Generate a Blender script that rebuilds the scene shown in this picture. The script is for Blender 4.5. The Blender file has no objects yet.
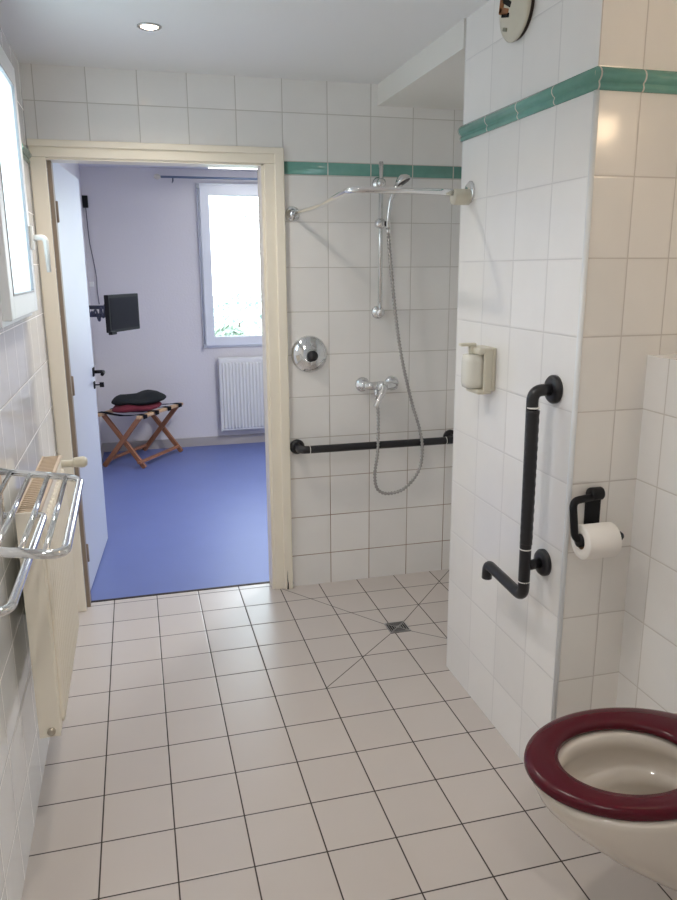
import bpy, bmesh, math, random
from mathutils import Vector, Matrix
random.seed(7)
PI = math.pi
COL = bpy.context.scene.collection

# ------------------------------------------------------------------ helpers
def lin(r, g, b):
    f = lambda c: (c/255/12.92 if c/255 <= .04045 else ((c/255+.055)/1.055)**2.4)
    return (f(r), f(g), f(b), 1)

def newmat(name):
    m = bpy.data.materials.new(name); m.use_nodes = True
    nt = m.node_tree; nt.nodes.clear()
    out = nt.nodes.new('ShaderNodeOutputMaterial')
    return m, nt, out

def N(nt, t, **kw):
    n = nt.nodes.new(t)
    for k, v in kw.items(): setattr(n, k, v)
    return n

def M(nt, op, a, b=None, c=None, clamp=False):
    n = nt.nodes.new('ShaderNodeMath'); n.operation = op; n.use_clamp = clamp
    for i, v in enumerate((a, b, c)):
        if v is None: continue
        if isinstance(v, (int, float)): n.inputs[i].default_value = v
        else: nt.links.new(v, n.inputs[i])
    return n.outputs[0]

def mixc(nt, f, a, b):
    n = nt.nodes.new('ShaderNodeMix'); n.data_type = 'RGBA'
    for s, v in ((n.inputs[0], f), (n.inputs[6], a), (n.inputs[7], b)):
        if isinstance(v, (int, float, tuple)): s.default_value = v
        else: nt.links.new(v, s)
    return n.outputs[2]

def simple(name, col, rough=.5, metal=0, noise=0, scale=30, bump=0, bscale=200, coat=0, spec=.5):
    m, nt, out = newmat(name)
    p = N(nt, 'ShaderNodeBsdfPrincipled'); nt.links.new(p.outputs[0], out.inputs[0])
    p.inputs['Base Color'].default_value = col; p.inputs['Roughness'].default_value = rough
    p.inputs['Metallic'].default_value = metal; p.inputs['Coat Weight'].default_value = coat
    p.inputs['Specular IOR Level'].default_value = spec
    tc = N(nt, 'ShaderNodeTexCoord')
    if noise:
        nz = N(nt, 'ShaderNodeTexNoise'); nz.inputs['Scale'].default_value = scale; nz.inputs['Detail'].default_value = 4
        nt.links.new(tc.outputs['Object'], nz.inputs['Vector'])
        f = M(nt, 'MULTIPLY', M(nt, 'SUBTRACT', nz.outputs[0], .5), 2*noise)
        f = M(nt, 'ADD', f, 1)
        v = N(nt, 'ShaderNodeVectorMath', operation='SCALE'); v.inputs[0].default_value = col[:3]
        nt.links.new(f, v.inputs['Scale']); nt.links.new(v.outputs[0], p.inputs['Base Color'])
    if bump:
        nz = N(nt, 'ShaderNodeTexNoise'); nz.inputs['Scale'].default_value = bscale; nz.inputs['Detail'].default_value = 3
        nt.links.new(tc.outputs['Object'], nz.inputs['Vector'])
        b = N(nt, 'ShaderNodeBump'); b.inputs['Strength'].default_value = bump; b.inputs['Distance'].default_value = .002
        nt.links.new(nz.outputs[0], b.inputs['Height']); nt.links.new(b.outputs[0], p.inputs['Normal'])
    return m

def tile_mat(name, ua, va, u0, v0, tw, th, gw, tile, grout, rough=.12, dark=None, vsplit=None, segs=(), wave=.25, rnd=.03, grout2=None, g2z=None):
    """tiles laid on the world axes ua / va with real grout lines and a pillowed edge"""
    m, nt, out = newmat(name)
    p = N(nt, 'ShaderNodeBsdfPrincipled'); nt.links.new(p.outputs[0], out.inputs[0])
    geo = N(nt, 'ShaderNodeNewGeometry'); sp = N(nt, 'ShaderNodeSeparateXYZ')
    nt.links.new(geo.outputs['Position'], sp.inputs[0])
    U, V = sp.outputs[ua], sp.outputs[va]
    if vsplit:                       # above the border the courses start afresh
        up = M(nt, 'GREATER_THAN', V, vsplit[0])
        voff = M(nt, 'ADD', M(nt, 'MULTIPLY', up, vsplit[1]-v0), v0)
    else: voff = v0
    a = M(nt, 'DIVIDE', M(nt, 'SUBTRACT', U, u0), tw)
    b = M(nt, 'DIVIDE', M(nt, 'SUBTRACT', V, voff), th)
    def edge(x, w):                  # metres to the nearest joint
        fr = M(nt, 'FRACT', x)
        return M(nt, 'MULTIPLY', M(nt, 'MINIMUM', fr, M(nt, 'SUBTRACT', 1, fr)), w)
    d = M(nt, 'MINIMUM', edge(a, tw), edge(b, th))
    for (p0, p1) in segs:
        vx, vy = p1[0]-p0[0], p1[1]-p0[1]; L2 = vx*vx+vy*vy
        dx = M(nt, 'SUBTRACT', U, p0[0]); dy = M(nt, 'SUBTRACT', V, p0[1])
        t = M(nt, 'DIVIDE', M(nt, 'ADD', M(nt, 'MULTIPLY', dx, vx), M(nt, 'MULTIPLY', dy, vy)), L2, clamp=True)
        ex = M(nt, 'SUBTRACT', dx, M(nt, 'MULTIPLY', t, vx)); ey = M(nt, 'SUBTRACT', dy, M(nt, 'MULTIPLY', t, vy))
        dd = M(nt, 'SQRT', M(nt, 'ADD', M(nt, 'MULTIPLY', ex, ex), M(nt, 'MULTIPLY', ey, ey)))
        d = M(nt, 'MINIMUM', d, M(nt, 'ADD', dd, .0004))
    mr = N(nt, 'ShaderNodeMapRange'); mr.inputs[1].default_value = gw*.35; mr.inputs[2].default_value = gw*.65
    mr.inputs[3].default_value = 1; mr.inputs[4].default_value = 0
    nt.links.new(d, mr.inputs[0]); mask = mr.outputs[0]
    cb = N(nt, 'ShaderNodeCombineXYZ')
    nt.links.new(M(nt, 'FLOOR', a), cb.inputs[0]); nt.links.new(M(nt, 'FLOOR', b), cb.inputs[1])
    wn = N(nt, 'ShaderNodeTexWhiteNoise'); nt.links.new(cb.outputs[0], wn.inputs['Vector'])
    nz = N(nt, 'ShaderNodeTexNoise'); nz.inputs['Scale'].default_value = 9; nz.inputs['Detail'].default_value = 5
    nt.links.new(geo.outputs['Position'], nz.inputs['Vector'])
    f = M(nt, 'ADD', M(nt, 'MULTIPLY', M(nt, 'SUBTRACT', wn.outputs[0], .5), rnd*2), 1)
    f = M(nt, 'ADD', f, M(nt, 'MULTIPLY', M(nt, 'SUBTRACT', nz.outputs[0], .5), rnd*2))
    v = N(nt, 'ShaderNodeVectorMath', operation='SCALE'); v.inputs[0].default_value = tile[:3]; nt.links.new(f, v.inputs['Scale'])
    gcol = grout
    nz2 = N(nt, 'ShaderNodeTexNoise'); nz2.inputs['Scale'].default_value = 5; nz2.inputs['Detail'].default_value = 3
    nt.links.new(geo.outputs['Position'], nz2.inputs['Vector'])
    if grout2:                       # mildewed joints towards the shower floor
        g = N(nt, 'ShaderNodeMapRange'); g.inputs[1].default_value = g2z[0]; g.inputs[2].default_value = g2z[1]
        g.inputs[3].default_value = 0; g.inputs[4].default_value = 1
        nt.links.new(M(nt, 'ADD', sp.outputs[2], M(nt, 'MULTIPLY', M(nt, 'SUBTRACT', nz2.outputs[0], .5), 1.2)), g.inputs[0])
        gcol = mixc(nt, g.outputs[0], grout, grout2)
    nt.links.new(mixc(nt, mask, v.outputs[0], gcol), p.inputs['Base Color'])
    nt.links.new(M(nt, 'ADD', M(nt, 'MULTIPLY', mask, .6), rough), p.inputs['Roughness'])
    mh = N(nt, 'ShaderNodeMapRange'); mh.inputs[1].default_value = gw*.3; mh.inputs[2].default_value = gw*.5+.003
    nt.links.new(d, mh.inputs[0])
    nw = N(nt, 'ShaderNodeTexNoise'); nw.inputs['Scale'].default_value = 14; nw.inputs['Detail'].default_value = 1
    nt.links.new(geo.outputs['Position'], nw.inputs['Vector'])
    h = M(nt, 'ADD', mh.outputs[0], M(nt, 'MULTIPLY', nw.outputs[0], wave))
    bp = N(nt, 'ShaderNodeBump'); bp.inputs['Strength'].default_value = .5; bp.inputs['Distance'].default_value = .0012
    nt.links.new(h, bp.inputs['Height']); nt.links.new(bp.outputs[0], p.inputs['Normal'])
    return m

def box(bm, x0, y0, z0, x1, y1, z1, bev=0, seg=2):
    r = bmesh.ops.create_cube(bm, size=1)
    bmesh.ops.scale(bm, vec=(x1-x0, y1-y0, z1-z0), verts=r['verts'])
    bmesh.ops.translate(bm, vec=((x0+x1)/2, (y0+y1)/2, (z0+z1)/2), verts=r['verts'])
    if bev:
        es = list({e for v in r['verts'] for e in v.link_edges})
        bmesh.ops.bevel(bm, geom=es, offset=bev, segments=seg, affect='EDGES', profile=.5)
    return bm

def obox(bm, c, ax, ay, hx, hy, hz, bev=0):
    """box with its own axes: centre c, unit x axis ax, unit y axis ay, half sizes"""
    ax = Vector(ax).normalized(); ay = Vector(ay).normalized(); az = ax.cross(ay).normalized(); ay = az.cross(ax)
    t = bmesh.new(); box(t, -hx, -hy, -hz, hx, hy, hz, bev)
    mtx = Matrix((ax, ay, az)).transposed().to_4x4(); mtx.translation = Vector(c)
    t.transform(mtx); merge(bm, t); return bm

def merge(bm, t):
    me = bpy.data.meshes.new('tmp'); t.to_mesh(me); t.free(); bm.from_mesh(me); bpy.data.meshes.remove(me)

def tube(bm, pts, r, seg=14, cap=True):
    pts = [Vector(p) for p in pts]; n = len(pts)
    rs = [r]*n if isinstance(r, (int, float)) else list(r)
    tg = [(pts[min(i+1, n-1)]-pts[max(i-1, 0)]).normalized() for i in range(n)]
    up = Vector((0, 0, 1)) if abs(tg[0].z) < .9 else Vector((0, 1, 0))
    nx = tg[0].cross(up).normalized(); rings = []
    for i in range(n):
        if i:
            q = tg[i-1].rotation_difference(tg[i]); nx = q @ nx
        ny = tg[i].cross(nx).normalized(); nx = ny.cross(tg[i]).normalized()
        rings.append([bm.verts.new(pts[i]+(nx*math.cos(2*PI*k/seg)+ny*math.sin(2*PI*k/seg))*rs[i]) for k in range(seg)])
    for a, b in zip(rings, rings[1:]):
        for k in range(seg):
            bm.faces.new((a[k], a[(k+1) % seg], b[(k+1) % seg], b[k])).smooth = True
    if cap:
        bm.faces.new(rings[0][::-1]); bm.faces.new(rings[-1])
    return bm

def lathe(bm, prof, origin, axis, seg=40, smooth=True):
    """prof: (radius, height along axis)"""
    axis = Vector(axis).normalized(); o = Vector(origin)
    a = axis.orthogonal().normalized(); b = axis.cross(a); rings = []
    for r, h in prof:
        if r < 1e-6: rings.append([bm.verts.new(o+axis*h)])
        else: rings.append([bm.verts.new(o+axis*h+(a*math.cos(2*PI*k/seg)+b*math.sin(2*PI*k/seg))*r) for k in range(seg)])
    for p, q in zip(rings, rings[1:]):
        for k in range(seg):
            k2 = (k+1) % seg
            if len(p) == 1 and len(q) == 1: continue
            if len(p) == 1: f = bm.faces.new((p[0], q[k2], q[k]))
            elif len(q) == 1: f = bm.faces.new((p[k], p[k2], q[0]))
            else: f = bm.faces.new((p[k], p[k2], q[k2], q[k]))
            f.smooth = smooth
    return bm

def loft(bm, rings, close=True, cap0=False, cap1=False, smooth=True):
    R = [[bm.verts.new(p) for p in r] for r in rings]
    for a, b in zip(R, R[1:]):
        n = len(a)
        for k in range(n if close else n-1):
            bm.faces.new((a[k], a[(k+1) % n], b[(k+1) % n], b[k])).smooth = smooth
    if cap0: bm.faces.new(R[0][::-1])
    if cap1: bm.faces.new(R[-1])
    return bm

def fillet(pts, rad, n=6):
    pts = [Vector(p) for p in pts]; out = [pts[0]]
    for i in range(1, len(pts)-1):
        a, b, c = pts[i-1], pts[i], pts[i+1]
        d1 = (a-b); d2 = (c-b); r = rad[i-1] if isinstance(rad, (list, tuple)) else rad
        r = min(r, d1.length*.49, d2.length*.49)
        s, e = b+d1.normalized()*r, b+d2.normalized()*r
        for k in range(n+1):
            t = k/n; out.append(s*(1-t)**2+b*2*t*(1-t)+e*t*t)
    out.append(pts[-1]); return out

def spline(pts, n=8):
    pts = [Vector(p) for p in pts]; P = [pts[0]*2-pts[1]]+pts+[pts[-1]*2-pts[-2]]; out = []
    for i in range(1, len(P)-2):
        for k in range(n):
            t = k/n; a, b, c, d = P[i-1:i+3]
            out.append(.5*((2*b)+(c-a)*t+(2*a-5*b+4*c-d)*t*t+(3*b-a-3*c+d)*t**3))
    out.append(pts[-1]); return out

def link(name, bm, mats, parent=None, loc=None):
    """one mesh object; bm is in world coordinates"""
    o0 = Vector(loc) if loc is not None else Vector((0, 0, 0))
    if parent is not None:
        r = parent
        while r.parent: r = r.parent
        o0 = Vector(r.location)
    bmesh.ops.translate(bm, vec=-o0, verts=bm.verts)
    bmesh.ops.recalc_face_normals(bm, faces=bm.faces)
    me = bpy.data.meshes.new(name); bm.to_mesh(me); bm.free()
    for m in (mats if isinstance(mats, (list, tuple)) else [mats]): me.materials.append(m)
    o = bpy.data.objects.new(name, me); COL.objects.link(o)
    if parent is None: o.location = o0
    else: o.parent = parent
    return o

def thing(name, loc, label, cat, group=None):
    o = bpy.data.objects.new(name, None); COL.objects.link(o); o.location = loc; o.empty_display_size = .05
    o['label'] = label; o['category'] = cat
    if group: o['group'] = group
    return o

def tag(o, label, cat, group=None, kind=None):
    o['label'] = label; o['category'] = cat
    if group: o['group'] = group
    if kind: o['kind'] = kind
    return o

def struct(name, bm, mats, label, cat, loc=None):
    o = link(name, bm, mats, loc=loc); o['kind'] = 'structure'; o['label'] = label; o['category'] = cat
    return o

def B(*a, **k): return box(bmesh.new(), *a, **k)
def T(*a, **k): return tube(bmesh.new(), *a, **k)
def L(*a, **k): return lathe(bmesh.new(), *a, **k)

def by_normal(o, rules):
    """rules: list of (axis, material index); faces whose normal lies on that axis"""
    for p in o.data.polygons:
        for ax, idx in rules:
            if abs(p.normal[ax]) > .7: p.material_index = idx

# ------------------------------------------------------------------ materials
YB = -.037          # face of the tiled back wall
XS = 1.504          # face of the partition
YC = -1.751         # end face of the partition
XL = .01            # face of the left wall
XR = 1.93           # right wall
CEIL = 2.355
WT = lin(240, 239, 237)
GL = lin(196, 194, 190)
tile_back = tile_mat('tile_back', 0, 2, 1.0625, 1.963, .2019, .2, .0035, WT, lin(200, 197, 192), vsplit=(2.0, 2.02), grout2=lin(140, 110, 88), g2z=(1.05, .2))
tile_side = tile_mat('tile_partition', 1, 2, -1.1676, 1.977, .2004, .2, .0035, WT, lin(212, 211, 210), vsplit=(2.0, 2.025))
tile_cream = tile_mat('tile_alcove', 0, 2, 1.5054, 1.9776, .1238, .2, .0035, lin(240, 237, 232), lin(206, 200, 194), vsplit=(2.0, 2.025))
tile_box = tile_mat('tile_cistern', 1, 2, -1.839, 1.9776, .2, .2, .0035, WT, lin(205, 201, 196))
tile_boxtop = tile_mat('tile_cistern_top', 0, 1, 1.716, -1.839, .22, .2, .0035, WT, lin(190, 185, 178))
tile_left = tile_mat('tile_left', 1, 2, -.687, 1.98, .2, .2, .0035, lin(242, 245, 247), lin(246, 246, 244), rough=.07, wave=.5)
tile_far = tile_mat('tile_entrance', 0, 2, .0, 1.977, .2, .2, .0035, WT, GL)
tile_floor = tile_mat('tile_floor', 0, 1, 0, 0, .2, .2, .0042, lin(202, 194, 188), lin(52, 42, 36), rough=.30, wave=.3, rnd=.02,
                      segs=[((1.0, -.037), (1.377, -.548)), ((.998, -.997), (1.377, -.645)), ((1.92, -.037), (1.475, -.548)), ((2.0, -1.1), (1.475, -.648))])
tile_floor.node_tree.nodes['Principled BSDF'].inputs['Specular IOR Level'].default_value = .8
plaster = simple('ceiling_paint', lin(236, 237, 238), .85, bump=.15, bscale=150)
beam_mat = simple('beam_paint', lin(232, 231, 226), .8)
bed_wall = simple('bedroom_render', lin(222, 219, 220), .9, bump=.9, bscale=60)
bed_ceil = simple('bedroom_ceiling', lin(222, 222, 226), .85, bump=.5, bscale=60)
blue = simple('blue_vinyl', lin(104, 118, 174), .42, noise=.06, scale=4, bump=.1, bscale=250)
cream_paint = simple('cream_gloss_paint', lin(242, 235, 219), .35, noise=.03, scale=6)
cream_shade = simple('shaded_cream_paint', lin(146, 132, 116), .45, noise=.06, scale=8)  # cream frame paint with the shade of the rebate darkened into its colour
leaf_paint = simple('door_leaf_paint', lin(205, 212, 222), .4)
white_pvc = simple('white_pvc', lin(228, 232, 236), .3)
grey_pvc = simple('grey_gasket', lin(176, 180, 186), .6)
def green_mat(name, ua, u0, w):
    m, nt, out = newmat(name)
    p = N(nt, 'ShaderNodeBsdfPrincipled'); nt.links.new(p.outputs[0], out.inputs[0])
    geo = N(nt, 'ShaderNodeNewGeometry'); sp = N(nt, 'ShaderNodeSeparateXYZ'); nt.links.new(geo.outputs['Position'], sp.inputs[0])
    fr = M(nt, 'FRACT', M(nt, 'DIVIDE', M(nt, 'SUBTRACT', sp.outputs[ua], u0), w))
    d = M(nt, 'MULTIPLY', M(nt, 'MINIMUM', fr, M(nt, 'SUBTRACT', 1, fr)), w)
    g = M(nt, 'LESS_THAN', d, .0022)
    nz = N(nt, 'ShaderNodeTexNoise'); nz.inputs['Scale'].default_value = 25; nt.links.new(geo.outputs['Position'], nz.inputs['Vector'])
    c = mixc(nt, nz.outputs[0], lin(104, 160, 147), lin(122, 174, 163))
    nt.links.new(mixc(nt, g, c, lin(215, 214, 205)), p.inputs['Base Color'])
    p.inputs['Roughness'].default_value = .12
    return m
green_b = green_mat('green_glaze_back', 0, 1.0625, .2019)
green_s = green_mat('green_glaze_partition', 1, -1.1676, .2004)
green_c = green_mat('green_glaze_alcove', 0, 1.5054, .1238)
chrome = simple('chrome', (.78, .79, .80, 1), .09, 1)
chrome2 = simple('brushed_chrome', (.62, .62, .62, 1), .24, 1)
hose_m = simple('hose_chrome', (.42, .41, .40, 1), .28, 1)
steel_dark = simple('stainless_drain', (.55, .55, .56, 1), .4, 1)
black = simple('black_nylon', lin(30, 30, 34), .35, bump=.1)
black_m = simple('black_metal', lin(24, 24, 27), .45, spec=.25)
void = simple('dark_hollow', lin(14, 13, 12), .9)
cream_plastic = simple('cream_plastic', lin(212, 207, 190), .35, noise=.03)
soap_clear = simple('milky_bottle', lin(226, 224, 214), .25)
white_plastic = simple('white_plastic', lin(238, 238, 234), .3)
porcelain = simple('porcelain', lin(216, 208, 197), .12, coat=.4)
wine = simple('wine_red_seat', lin(80, 6, 26), .26, spec=.35)
paper = simple('toilet_paper', lin(240, 236, 230), .9, bump=.3, bscale=400)
card = simple('cardboard', lin(150, 120, 90), .9)
rad_paint = simple('radiator_enamel', lin(244, 238, 224), .35)
rad_bed = simple('bedroom_radiator_enamel', lin(226, 226, 222), .4)
brass = simple('radiator_fitting', (.55, .5, .42, 1), .35, 1)
cloth_black = simple('black_cloth', lin(18, 24, 26), .9, bump=.6, bscale=120)
cloth_red = simple('burgundy_cloth', lin(110, 34, 48), .9, bump=.6, bscale=120)
webbing = simple('dark_webbing', lin(30, 26, 30), .85)
screen_m = simple('screen_glass', lin(30, 30, 38), .6, spec=.15)
def wood_mat(name, a, b):
    m, nt, out = newmat(name)
    p = N(nt, 'ShaderNodeBsdfPrincipled'); nt.links.new(p.outputs[0], out.inputs[0]); p.inputs['Roughness'].default_value = .4
    tc = N(nt, 'ShaderNodeTexCoord'); w = N(nt, 'ShaderNodeTexNoise'); mp = N(nt, 'ShaderNodeMapping'); mp.inputs['Scale'].default_value = (30, 30, 6)
    nt.links.new(tc.outputs['Object'], mp.inputs[0]); nt.links.new(mp.outputs[0], w.inputs['Vector']); w.inputs['Detail'].default_value = 5
    nt.links.new(mixc(nt, w.outputs[0], a, b), p.inputs['Base Color']); return m
wood = wood_mat('orange_beech', lin(140, 88, 58), lin(178, 124, 90))
wood_pale = wood_mat('pale_beech', lin(205, 165, 120), lin(225, 190, 150))
skirt = simple('skirting_paint', lin(176, 170, 166), .5)
def glass_mat(name, tint, refl=.5):
    m, nt, out = newmat(name)
    t = N(nt, 'ShaderNodeBsdfTransparent'); t.inputs[0].default_value = tint
    g = N(nt, 'ShaderNodeBsdfGlossy'); g.inputs['Roughness'].default_value = .02
    fr = N(nt, 'ShaderNodeFresnel'); fr.inputs[0].default_value = 1.45
    mx = N(nt, 'ShaderNodeMixShader'); nt.links.new(M(nt, 'MULTIPLY', fr.outputs[0], refl), mx.inputs[0])
    nt.links.new(t.outputs[0], mx.inputs[1]); nt.links.new(g.outputs[0], mx.inputs[2]); nt.links.new(mx.outputs[0], out.inputs[0])
    return m
pane = glass_mat('window_glass', (.93, .96, .95, 1))
pane_bath, nt, out = newmat('milky_window_glass')
t_ = N(nt, 'ShaderNodeBsdfTransparent'); t_.inputs[0].default_value = (.58, .63, .65, 1)
l_ = N(nt, 'ShaderNodeBsdfTranslucent'); l_.inputs[0].default_value = (.70, .76, .76, 1)
m_ = N(nt, 'ShaderNodeMixShader'); m_.inputs[0].default_value = .45
nt.links.new(t_.outputs[0], m_.inputs[1]); nt.links.new(l_.outputs[0], m_.inputs[2]); nt.links.new(m_.outputs[0], out.inputs[0])
def emit_mat(name, col, s):
    m, nt, out = newmat(name); e = N(nt, 'ShaderNodeEmission'); e.inputs[0].default_value = col; e.inputs[1].default_value = s
    nt.links.new(e.outputs[0], out.inputs[0]); return m
lamp_glow = emit_mat('spot_lens', (1, .82, .6, 1), 9)
wall_glow = emit_mat('wall_lamp_glow', (1, .74, .48, 1), 8)
strip_glow = emit_mat('bedroom_ceiling_glow', (1, .98, .95, 1), 2.2)
grass = simple('garden_gravel', lin(196, 200, 180), .9, noise=.1, scale=3)
leafg = simple('shrub_leaves', lin(128, 140, 124), .7, noise=.2, scale=6)
leafb = simple('tree_leaves', lin(132, 150, 146), .7, noise=.2, scale=6)
bark = simple('bark', lin(90, 80, 70), .9)

# ------------------------------------------------------------------ the room shell
def wallbox(name, boxes, mats, rules, label, loc):
    bm = bmesh.new()
    for b in boxes: box(bm, *b)
    o = struct(name, bm, mats, label, 'wall', loc)
    by_normal(o, rules); return o

struct('floor', B(XL-.05, -4.35, -.1, 2.1, .05, 0), tile_floor, 'bathroom floor of square beige tiles with dark joints', 'floor', (1, -2, 0))
struct('floor_bedroom', B(XL-.1, .05, -.1, 3.3, 3.3, .001), blue, 'plain blue vinyl floor of the bedroom past the doorway', 'floor', (1, 1.6, 0))
struct('trim_6', B(.07, .042, -.01, .98, .056, .004, bev=.001), simple('threshold_strip', lin(46, 40, 44), .5), 'dark joint strip under the doorway between tiles and blue floor', 'threshold', (.5, .05, 0))
struct('ceiling', B(-.3, -4.4, CEIL, 2.15, .06, CEIL+.1), plaster, 'flat white bathroom ceiling', 'ceiling', (1, -2, CEIL))
struct('ceiling_bedroom', B(-.1, .06, 2.375, 3.35, 3.4, 2.475), bed_ceil, 'textured white ceiling of the bedroom', 'ceiling', (1.5, 1.6, 2.375))
struct('ceiling_beam', B(1.497, -.965, 2.265, 2.1, YB, CEIL), beam_mat, 'white lowered ceiling box above the shower corner', 'beam', (1.8, -.5, 2.265))
wallbox('wall_back', [(-.29, YB, 0, .076, .06, 2.5), (.076, YB, 2.006, .974, .06, 2.5), (.974, YB, 0, 2.1, .06, 2.5), (2.1, .0, 0, 3.35, .06, 2.5)],
        [tile_back, bed_wall], [], 'white tiled back wall with the doorway and the shower fittings', (1, 0, 0))
o = bpy.data.objects['wall_back']
for p in o.data.polygons:
    if p.normal.y > .7: p.material_index = 1
WY0, WY1, WZ0, WZ1 = -1.20, -.63, 1.43, 2.19
wallbox('wall_left', [(-.12, -4.4, 0, XL, WY0, 2.36), (-.12, WY1, 0, XL, YB, 2.36), (-.12, WY0, 0, XL, WY1, WZ0), (-.12, WY0, WZ1, XL, WY1, 2.36)],
        [tile_left, plaster], [(1, 1), (2, 1)], 'glossy white tiled left wall around the small window', (0, -2, 0))
wallbox('wall_partition', [(XS, YC, 0, 2.1, -.965, CEIL)], [tile_side, tile_cream, plaster], [(1, 1), (2, 2)],
        'white tiled partition block between shower and toilet alcove', (1.8, -1.3, 0))
wallbox('wall_shower', [(2.05, -.965, 0, 2.15, YB, 2.36)], [tile_side], [], 'tiled end wall of the shower behind the partition', (2.1, -.5, 0))
wallbox('wall_right', [(XR, -4.4, 0, 2.1, YC, CEIL)], [tile_box], [], 'tiled right wall behind the toilet', (2, -3, 0))
wallbox('wall_front', [(-.29, -4.45, 0, 2.1, -4.35, CEIL)], [tile_far], [], 'tiled wall behind the viewer', (1, -4.4, 0))
wallbox('wall_cistern', [(1.716, -2.78, 0, XR, YC, 1.324)], [tile_box, tile_boxtop], [(2, 1)], 'tiled half height casing with ledge that carries the toilet', (1.82, -2.2, 0))
YF = 3.25
BX0, BX1, BZ0, BZ1 = .985, 2.03, .925, 2.235
wallbox('wall_bedroom_far', [(-.1, YF, 0, BX0, YF+.3, 2.5), (BX1, YF, 0, 3.35, YF+.3, 2.5), (BX0, YF, 0, BX1, YF+.3, BZ0), (BX0, YF, BZ1, BX1, YF+.3, 2.5)],
        [bed_wall], [], 'pale lilac white bedroom wall with the window', (1, YF, 0))
wallbox('wall_bedroom_left', [(-.1, .06, 0, .03, YF, 2.5)], [bed_wall], [], 'pale bedroom wall behind the open door', (0, 1.6, 0))
wallbox('wall_bedroom_right', [(3.2, .06, 0, 3.35, YF, 2.5)], [bed_wall], [], 'bedroom wall beyond the doorway on the right', (3.3, 1.6, 0))
struct('baseboard_far', B(.03, YF-.012, 0, 3.2, YF, .082, bev=.002), skirt, 'greyish baseboard under the bedroom window', 'baseboard', (1.5, YF, 0))
struct('baseboard_left', B(.03, .06, 0, .042, YF-.012, .082), skirt, 'greyish baseboard behind the open door', 'baseboard', (.03, 1.6, 0))
# white corner bead of the partition
struct('trim_1', T([(XS+.004, YC+.004, 0), (XS+.004, YC+.004, 1.975)], .0075, 12), white_pvc, 'white rounded corner bead down the near edge of the partition', 'corner trim', (XS, YC, 0))

# green borders
prof = [(0, 1.974), (.005, 1.974), (.009, 1.978), (.010, 1.984), (.007, 1.990), (.0075, 1.993), (.012, 1.996), (.0165, 2.003), (.017, 2.011), (.013, 2.019), (.006, 2.025), (0, 2.026)]
def sweep(corners, prof):
    bm = bmesh.new(); rings = []
    for (x, y, dx, dy) in corners: rings.append([(x+dx*o_, y+dy*o_, z) for o_, z in prof])
    return loft(bm, rings, close=False, cap0=True, cap1=True)
o = struct('trim_2', sweep([(XS, -.962, -1, 0), (XS, YC, -1, -1), (XR, YC, 0, -1)], prof), [green_s, green_c],
           'glazed green moulded tile border around the partition corner', 'tile border', (XS, YC, 1.97))
for p in o.data.polygons:
    if abs(p.center.y) < .03 and p.center.x > .01: p.material_index = 1
struct('trim_3', sweep([(1.062, YB, 0, -1), (2.05, YB, 0, -1)], [(0, 1.966), (.003, 1.966), (.005, 1.969), (.006, 1.990), (.005, 2.015), (.003, 2.018), (0, 2.018)]), green_b,
       'flat green tile border across the shower back wall', 'tile border', (1.06, YB, 1.97))
struct('trim_4', sweep([(XL, WY1+.09, 1, 0), (XL, -.075, 1, 0)], prof), green_s, 'short end of green border on the left wall beside the door frame', 'tile border', (XL, -.3, 1.97))
# door frame
bm = bmesh.new()
for (x0, x1) in ((.015, .076), (.974, 1.058)): box(bm, x0, YB-.014, 0, x1, YB+.001, 2.0055, bev=.003)
box(bm, .015, YB-.014, 2.006, 1.058, YB+.001, 2.068, bev=.003)
for (x0, x1) in ((1.02, 1.062),): box(bm, x0, YB-.026, 0, x1, YB-.013, 2.05, bev=.004)
box(bm, .012, YB-.026, 2.045, 1.062, YB-.013, 2.072, bev=.004)
box(bm, .962, YB-.004, 0, .974, .062, 2.006, bev=.001); box(bm, .076, YB-.004, 1.998, .974, .062, 2.006)
struct('trim_5', bm, cream_paint, 'cream painted door frame around the bedroom doorway', 'door frame', (.5, YB, 0))
struct('trim_7', B(.076, YB+.03, 0, .092, .062, 1.998, bev=.001), cream_shade, 'shaded rebate of the door frame on the hinge side', 'door jamb', (.08, 0, 0))

bm = bmesh.new()
tube(bm, [(1.0605, YB-.002, .002), (1.0615, YB-.003, .02), (1.0600, YB-.002, .06), (1.0618, YB-.003, .11), (1.0605, YB-.002, .2), (1.0612, YB-.002, .42)], [.005, .006, .0035, .004, .002, .001], 8)
tube(bm, [(1.036, YB-.0265, .002), (1.037, YB-.0265, .03), (1.035, YB-.0265, .06), (1.036, YB-.0265, .10)], [.004, .003, .0015, .0005], 6)
struct('trim_8', bm, simple('mildewed_sealant', lin(44, 34, 28), .8), 'dark mildewed joint at the foot of the door frame by the shower', 'sealant joint', (1.06, YB, 0))

# ------------------------------------------------------------------ the open door
door = thing('door_1', (.085, .085, 0), 'pale painted door standing open into the bedroom', 'door'); door['kind'] = 'structure'
d = Vector((.066, .842, 0)).normalized(); nrm = Vector((d.y, -d.x, 0))
p0 = Vector((.078, .078, 0)); Ld = .85; th = .04
bm = bmesh.new(); c = p0+d*Ld/2-nrm*th/2+Vector((0, 0, 1.018))
obox(bm, c, d, nrm, Ld/2, th/2, 1.008, bev=.002); link('door_leaf', bm, leaf_paint, door)
hp = p0+d*(Ld-.055)
hb = bmesh.new()
obox(hb, hp+nrm*.004+Vector((0, 0, 1.008)), d, nrm, .024, .004, .024, bev=.002)
hx = hp+nrm*.008+Vector((0, 0, 1.008))
tube(hb, fillet([hx, hx+nrm*.05, hx+nrm*.055-d*.12], .012), .0095)
hnd = link('door_handle', hb, black_m, door); hnd['label'] = 'black lever handle'
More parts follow.
